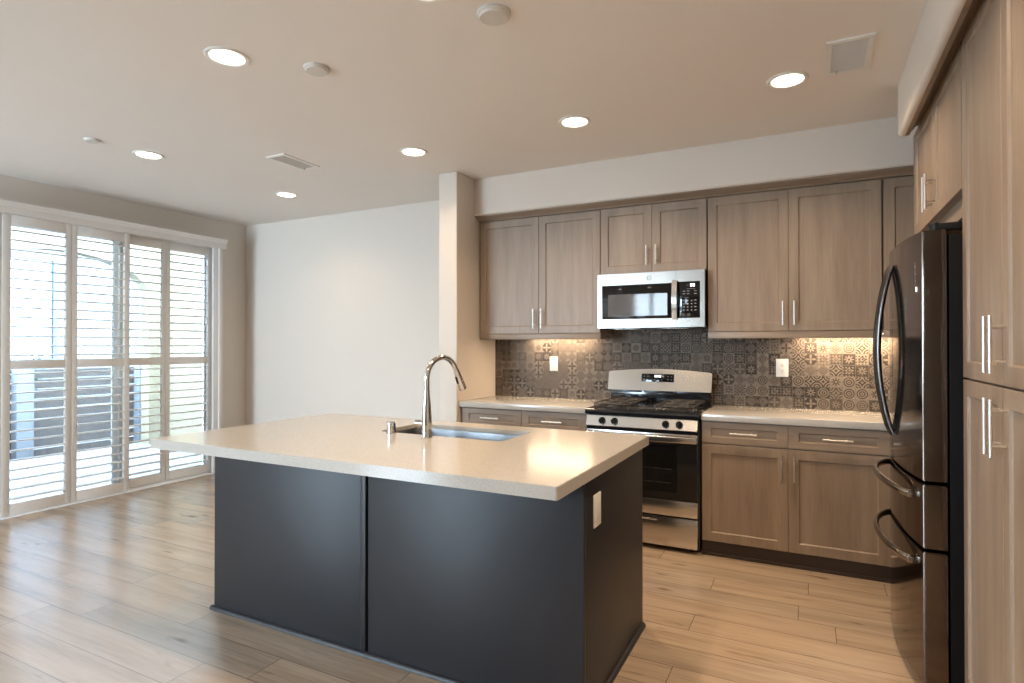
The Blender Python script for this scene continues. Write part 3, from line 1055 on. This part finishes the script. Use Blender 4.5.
# cooktop with rolled front lip
g = G().prism([(-.055, .866), (-.055, .903), (-.62, .903), (-.634, .897), (-.638, .885), (-.634, .868), (-.60, .862)], 'X', RX0 - .001, RX1 + .001)
ct = obj('cooktop', g, BLKENAMEL, t)
for cx, cy, r in ((.17, -.46, .05), (.17, -.20, .042), (.595, -.46, .055), (.595, -.20, .038)):
    b = obj('burner', G().lathe([(0, 0), (r + .016, 0), (r + .013, .007), (r, .010), (r, .016), (r * .85, .021), (0, .022)], (cx, cy, .9025), 28), IRON, t)
def grate(x0, x1, y0, y1):
    g = G()
    z = .936
    s = .0055
    def bar(a, b):
        g.tube([a, b], s, 8)
    xm, ymid = (x0 + x1) / 2, (y0 + y1) / 2
    loop = rrect(x0, x1, y0, y1, .03, 4)
    pts_ = [(p[0], p[1], z) for p in loop]
    g.tube(pts_ + [pts_[0]], s * 1.1, 8)
    bar((x0, ymid, z), (x1, ymid, z))
    for cy in ((y0 + ymid) / 2, (ymid + y1) / 2):
        for k in range(8):
            a = 2 * math.pi * k / 8
            r0, r1 = .028, .078
            g.tube([(xm + r0 * math.cos(a), cy + r0 * math.sin(a), z + .002), (xm + r1 * math.cos(a), cy + r1 * math.sin(a), z + .002)], s, 8)
        ringp = [(xm + .08 * math.cos(2 * math.pi * k / 20), cy + .08 * math.sin(2 * math.pi * k / 20), z) for k in range(21)]
        g.tube(ringp, s, 8)
        bar((x0, cy, z), (xm - .08, cy, z))
        bar((xm + .08, cy, z), (x1, cy, z))
        bar((xm, cy - .08, z), (xm, y0 if cy < ymid else ymid, z))
        bar((xm, cy + .08, z), (xm, ymid if cy < ymid else y1, z))
    for px in (x0 + .01, x1 - .01):
        for py in (y0 + .01, ymid, y1 - .01):
            g.tube([(px, py, .903), (px, py, z)], s, 8)
    return g
obj('grate', grate(.045, .300, -.595, -.085), IRON, t)
obj('grate', grate(.465, .715, -.595, -.085), IRON, t)
# knob panel
kp = obj('knob_panel', G().prism([(RY - .018, .787), (RY - .019, .790), (RY + .002, .858), (RY + .06, .858), (RY + .06, .787)], 'X', RX0 + .004, RX1 - .008), STEEL, t)
for kx in (.120, .207, .549, .636):
    k = obj('knob', G().lathe([(0, 0), (.0235, 0), (.0235, .004), (.0205, .010), (.0195, .024), (.0175, .0275), (0, .028)], (kx, RY - .006, .824), 24, 'Y'), BLKPLASTIC, t)
    obj('grip', G().box(kx - .004, kx + .004, RY - .044, RY - .031, .806, .842, .002), BLKPLASTIC, k)
obj('trim_gap', G().box(RX0 + .004, RX1 - .004, RY + .002, RY + .05, .735, .79), BLKENAMEL, t)
# oven door
d = obj('oven_door', G().box(RX0 + .004, RX1 - .008, RY, RY + .05, .338, .762, .004), BLKENAMEL, t)
obj('door_glass', G().box(RX0 + .006, RX1 - .012, RY - .004, RY + .004, .338, .715, .002), BLKGLASS, d)
obj('inner_window', G().box(.12, .62, RY - .0046, RY - .0038, .385, .64), simple('oven_inner_glass', (.010, .009, .008), .06, 0, .6), d)
g = G()
for z in (.44, .53):
    g.box(.15, .585, RY - .0052, RY - .0044, z, z + .006)
obj('rack', g, simple('oven_rack', (.045, .042, .040), .4, .6), d)
obj('top_strip', G().box(RX0 + .004, RX1 - .008, RY - .006, RY + .02, .7155, .762, .002), STEEL, d)
hg = G().box(RX0 + .006, RX1 - .006, RY - .052, RY - .036, .712, .752, .005, 3)
for hx in (.05, .71):
    hg.box(hx - .018, hx + .018, RY - .04, RY + .002, .722, .744, .003)
obj('handle', hg, STEEL, d)
obj('lower_strip', G().box(RX0 + .004, RX1 - .008, RY - .008, RY + .04, .232, .332, .004), STEEL, t)
dw = obj('drawer', G().box(RX0 + .004, RX1 - .008, RY - .008, RY + .04, .034, .222, .004), STEEL, t)
obj('drawer_handle', G().box(.27, .492, RY - .0095, RY - .006, .178, .200, .001), DARKSLOT, dw)
obj('pull_lip', G().box(.27, .492, RY - .013, RY - .008, .192, .203, .002), STEEL, dw)
for fx in (.06, .70):
    for fy in (-.52, -.1):
        obj('foot', G().cyl((fx, fy, 0), (fx, fy, .022), .018), BLKPLASTIC, t)
# backguard
obj('back_panel', G().box(RX0 + .004, RX1 - .012, -.062, -.012, .90, 1.02, .004), BLKENAMEL, t)
top = [(RX0 - .004, .999), (RX1 + .006, .999)]
prof = [(.761, 1.0), (.765, 1.128), (.755, 1.139)]
for k in range(1, 12):
    s = k / 12
    prof.append((.755 - .75 * s, 1.139 + .022 * math.sin(math.pi * s)))
prof += [(.005, 1.139), (-.002, 1.128), (.001, 1.0)]
bg_ = G().prism(prof, 'Y', -.118, -.048)
for v in bg_.bm.verts:
    v.co.y += (v.co.z - 1.0) * .25
bgd = obj('backguard', bg_, STEELD, t)
def lean(g):
    for v in g.bm.verts:
        v.co.y += (v.co.z - 1.0) * .25 - .030
    return g
disp = obj('display', lean(G().box(.256, .497, -.0905, -.085, 1.066, 1.124, .001)), BLKGLASS, bgd)
g = G()
for x0 in (.355, .371, .389):
    g.frame_hole((x0, x0 + .012, 1.099, 1.115), (x0 + .0035, x0 + .0085, 1.1025, 1.107), 'Y', -.0912, -.0903)
    g.box(x0 + .003, x0 + .009, -.0912, -.0903, 1.107, 1.111)
obj('clock_digits', lean(g), LITMARK, disp)
g = G()
for x0 in (.272, .296, .448, .474):
    for z0 in (1.080, 1.103):
        g.box(x0, x0 + .009, -.0912, -.0903, z0, z0 + .005)
for x0 in (.352, .378, .404):
    g.box(x0, x0 + .007, -.0912, -.0903, 1.078, 1.083)
obj('buttons', lean(g), GREYMARK, disp)
g = G()
for x0, x1 in ((.06, .245), (.27, .48), (.505, .70)):
    g.box(x0, x1, -.078, -.060, .982, .998, .002)
obj('vent_slot', g, simple('vent_dark', (.03, .03, .035), .25), t)

# ------------------------------------------------------------------ refrigerator
t = thing('refrigerator', 'black stainless french door fridge beside the pantry', 'refrigerator', (2.1, -1.345, 0))
FY0, FY1 = -1.798, -.892
yc, hw = (FY0 + FY1) / 2, (FY1 - FY0) / 2
obj('body', G().box(1.850, 2.48, FY0 + .008, FY1 - .008, .03, 1.752, .004), simple('fridge_cabinet_black', (.004, .004, .004), .5, spec=.12), t)
def fx(y):
    return 1.767 - .048 * (1 - ((y - yc) / hw) ** 2)
def slab(y0, y1, z0, z1, n=14):
    p = [(1.842, y0), (1.842, y1)]
    r = .006
    p.append((fx(y1) + r, y1))
    for k in range(n + 1):
        y = y1 - r * .6 + (y0 + r * .6 - (y1 - r * .6)) * k / n
        p.append((fx(y), y))
    p.append((fx(y0) + r, y0))
    g = G().prism(p, 'Z', z0, z1)
    g.bm.normal_update()
    es = [e for e in g.bm.edges if abs(e.verts[0].co.z - e.verts[1].co.z) < 1e-6]
    bmesh.ops.bevel(g.bm, geom=es, offset=.004, segments=2, affect='EDGES')
    return g
def vhandle(parent, y):
    g = G()
    pts_ = []
    n = 22
    for k in range(n + 1):
        s = k / n
        z = .945 + (1.69 - .945) * s
        bow = math.sin(math.pi * s) ** .75
        pts_.append((fx(y) - .004 - .056 * bow, y, z))
    g.tube(pts_, .0155, 14, flat=(1.0, .8))
    return obj('handle', g, BLKHANDLE, parent)
dl = obj('door', slab(yc + .002, FY1, .826, 1.770), BLKSTEEL, t)
vhandle(dl, yc + .045)
dd = obj('door', slab(FY0, yc - .002, .826, 1.770), BLKSTEEL, t)
vhandle(dd, yc - .045)
g = G()
for z in (1.585, 1.612, 1.640):
    g.box(fx(-1.735) - .0015, fx(-1.735) + .01, -1.740, -1.722, z, z + .003)
g.box(fx(-1.735) - .0015, fx(-1.735) + .01, -1.731, -1.729, 1.56, 1.66)
obj('control_icons', g, GREYMARK, dd)
obj('lit_icon', G().box(fx(-1.745) - .002, fx(-1.745) + .01, -1.748, -1.732, 1.545, 1.562), LITMARK, dd)
def hhandle(parent, z):
    g = G()
    pts_ = []
    n = 24
    for k in range(n + 1):
        s = k / n
        y = FY1 - .07 + (FY0 + .10 - (FY1 - .07)) * s
        bow = math.sin(math.pi * s) ** .55
        pts_.append((fx(y) - .006 - .055 * bow, y, z + .012 * math.sin(math.pi * s)))
    g.tube(pts_, .0155, 14, flat=(.7, 1.0))
    h = obj('handle', g, BRZHANDLE, parent)
    for yy in (FY1 - .07, FY0 + .10):
        obj('end_cap', G().box(fx(yy) - .022, fx(yy) + .003, yy - .010, yy + .010, z - .013, z + .013, .003), BRZHANDLE, h)
    return h
dm = obj('drawer', slab(FY0, FY1, .572, .812), BLKSTEEL, t)
hhandle(dm, .752)
db = obj('drawer', slab(FY0, FY1, .055, .558), BLKSTEEL, t)
hhandle(db, .496)
obj('hinge_cover', G().lathe([(0, 0), (.022, 0), (.022, .026), (.016, .03), (0, .03)], (1.815, FY0 + .034, 1.7705), 20).box(1.815, 1.95, FY0 + .012, FY0 + .056, 1.7705, 1.797, .006), BLKPLASTIC, t)
obj('hinge_cover', G().lathe([(0, 0), (.022, 0), (.022, .026), (.016, .03), (0, .03)], (1.815, FY1 - .034, 1.7705), 20).box(1.815, 1.95, FY1 - .056, FY1 - .012, 1.7705, 1.797, .006), BLKPLASTIC, t)
obj('grille', G().box(1.80, 1.85, FY0 + .02, FY1 - .02, .004, .05, .003), BLKPLASTIC, t)
for yy in (FY0 + .06, FY1 - .06):
    obj('foot', G().cyl((1.90, yy, 0), (1.90, yy, .035), .02), BLKPLASTIC, t)


# ------------------------------------------------------------------ ceiling fittings
def ceiling_light(x, y, label):
    t = thing('recessed_ceiling_light', label, 'ceiling light', (x, y, ZC), 0, 'recessed ceiling lights')
    obj('trim_ring', G().lathe([(.098, 0), (.098, -.004), (.092, -.008), (.080, -.0075), (.074, -.003), (.074, 0)], (0, 0, 0), 40), WHITEP, t, local=True)
    obj('diffuser', G().lathe([(0, -.0045), (.040, -.0045), (.074, -.0035)], (0, 0, 0), 40), DIFFUSER, t, local=True)
    L = bpy.data.lights.new('ceiling_lamp', 'AREA')
    L.shape = 'DISK'
    L.size = .14
    L.energy = LAMP_W
    L.color = WARM
    L.spread = R(135)
    lo = bpy.data.objects.new('lamp', L)
    COL.objects.link(lo)
    lo.parent = t
    lo.location = (0, 0, -.010)
    return t


LP_OFF = [(1.29, -2.66, 11), (.10, -4.2, 6), (1.3, -4.2, 7)]
LP_W = [5, 3, 4, 4.5, 11, 12, 9]           # watts per lamp, lowered by the nook to balance warm light against daylight
LP = [(-1.04, -2.642, 'recessed ceiling light above the sink side of the island, beside the plain round detector'),
      (-2.79, -1.95, 'recessed ceiling light between the small sprinkler cap and the shutters'),
      (-2.79, -.725, 'recessed ceiling light near the plain nook wall beyond the slatted vent'),
      (-1.076, -1.15, 'recessed ceiling light in front of the wing wall'),
      (.125, -1.155, 'recessed ceiling light in front of the microwave cabinet'),
      (1.29, -1.185, 'recessed ceiling light beside the square vent near the fridge'),
      (.10, -2.66, 'recessed ceiling light cut by the top edge of the picture')]
first = None


def set_watts(t, w):
    for ch in t.children:
        if ch.type == 'LIGHT':
            ch.data = ch.data.copy()
            ch.data.energy = w


for (x, y, lab), wt in zip(LP, LP_W):
    if first is None:
        first = ceiling_light(x, y, lab)
        set_watts(first, wt)
    else:
        c = copy_tree(first)
        c.location = (x, y, ZC)
        c['label'] = lab
        set_watts(c, wt)
for x, y, wt in LP_OFF:                     # unseen copies continuing the grid, added for warm light
    c = copy_tree(first)
    c.location = (x, y, ZC)
    set_watts(c, wt)
    c['label'] = 'unseen recessed ceiling light added for warm light behind the viewer'


def ceiling_disc(name, x, y, r, h, label, cat, group=None, ring=True):
    t = thing(name, label, cat, (x, y, ZC), 0, group)
    obj('base', G().lathe([(r, 0), (r, -h * .45), (r * .95, -h * .6), (r * .5, -h * .6), (0, -h * .6)], (0, 0, 0), 36), BEIGEP, t, local=True)
    obj('cover', G().lathe([(r * .90, -h * .6), (r * .87, -h * .85), (r * .80, -h), (0, -h)], (0, 0, 0), 36), BEIGEP, t, local=True)
    return t


ceiling_disc('smoke_detector', -.752, -2.367, .062, .020, 'plain white round detector on the ceiling next to the brightest recessed light', 'smoke detector', 'round ceiling detectors')
ceiling_disc('smoke_detector', .245, -2.389, .070, .022, 'white round detector on the ceiling at the top of the picture above the island', 'smoke detector', 'round ceiling detectors')
ceiling_disc('sprinkler_cover', -2.81, -2.306, .047, .016, 'small white sprinkler cap on the ceiling near the shutters', 'sprinkler')


def vent(x0, x1, y0, y1, along, label, lever=False):
    t = thing('ceiling_vent', label, 'vent', ((x0 + x1) / 2, (y0 + y1) / 2, ZC), 0, 'ceiling air vents')
    m = .024
    obj('vent_frame', G().frame_hole((x0, x1, y0, y1), (x0 + m, x1 - m, y0 + m, y1 - m), 'Z', ZC - .008, ZC), WHITEP, t)
    obj('duct_back', G().box(x0 + m, x1 - m, y0 + m, y1 - m, ZC - .0008, ZC), DUCT, t)
    g = G()
    if along == 'X':
        n = int((y1 - y0 - 2 * m) / .019)
        for i in range(n):
            y = y0 + m + (y1 - y0 - 2 * m) * (i + .5) / n
            g.prism([(y - .006, ZC - .001), (y - .0045, ZC - .001), (y + .006, ZC - .008), (y + .0045, ZC - .008)], 'X', x0 + m, x1 - m)
    else:
        n = int((x1 - x0 - 2 * m) / .019)
        for i in range(n):
            x = x0 + m + (x1 - x0 - 2 * m) * (i + .5) / n
            g.prism([(x + .006, ZC - .001), (x + .0045, ZC - .001), (x - .006, ZC - .008), (x - .0045, ZC - .008)], 'Y', y0 + m, y1 - m)
    obj('slat_grid', g, VENTM, t)
    obj('damper_lever', G().box(x0 + .045, x0 + .055, y1 - m - .02, y1 - m, ZC - .018, ZC - .008), VENTM, t)
    return t


vent(1.457, 1.648, -1.515, -1.162, 'X', 'white slatted ceiling vent close to the side soffit by the fridge')
vent(-2.085, -1.905, -1.54, -1.20, 'Y', 'white slatted ceiling vent out over the nook side of the island')
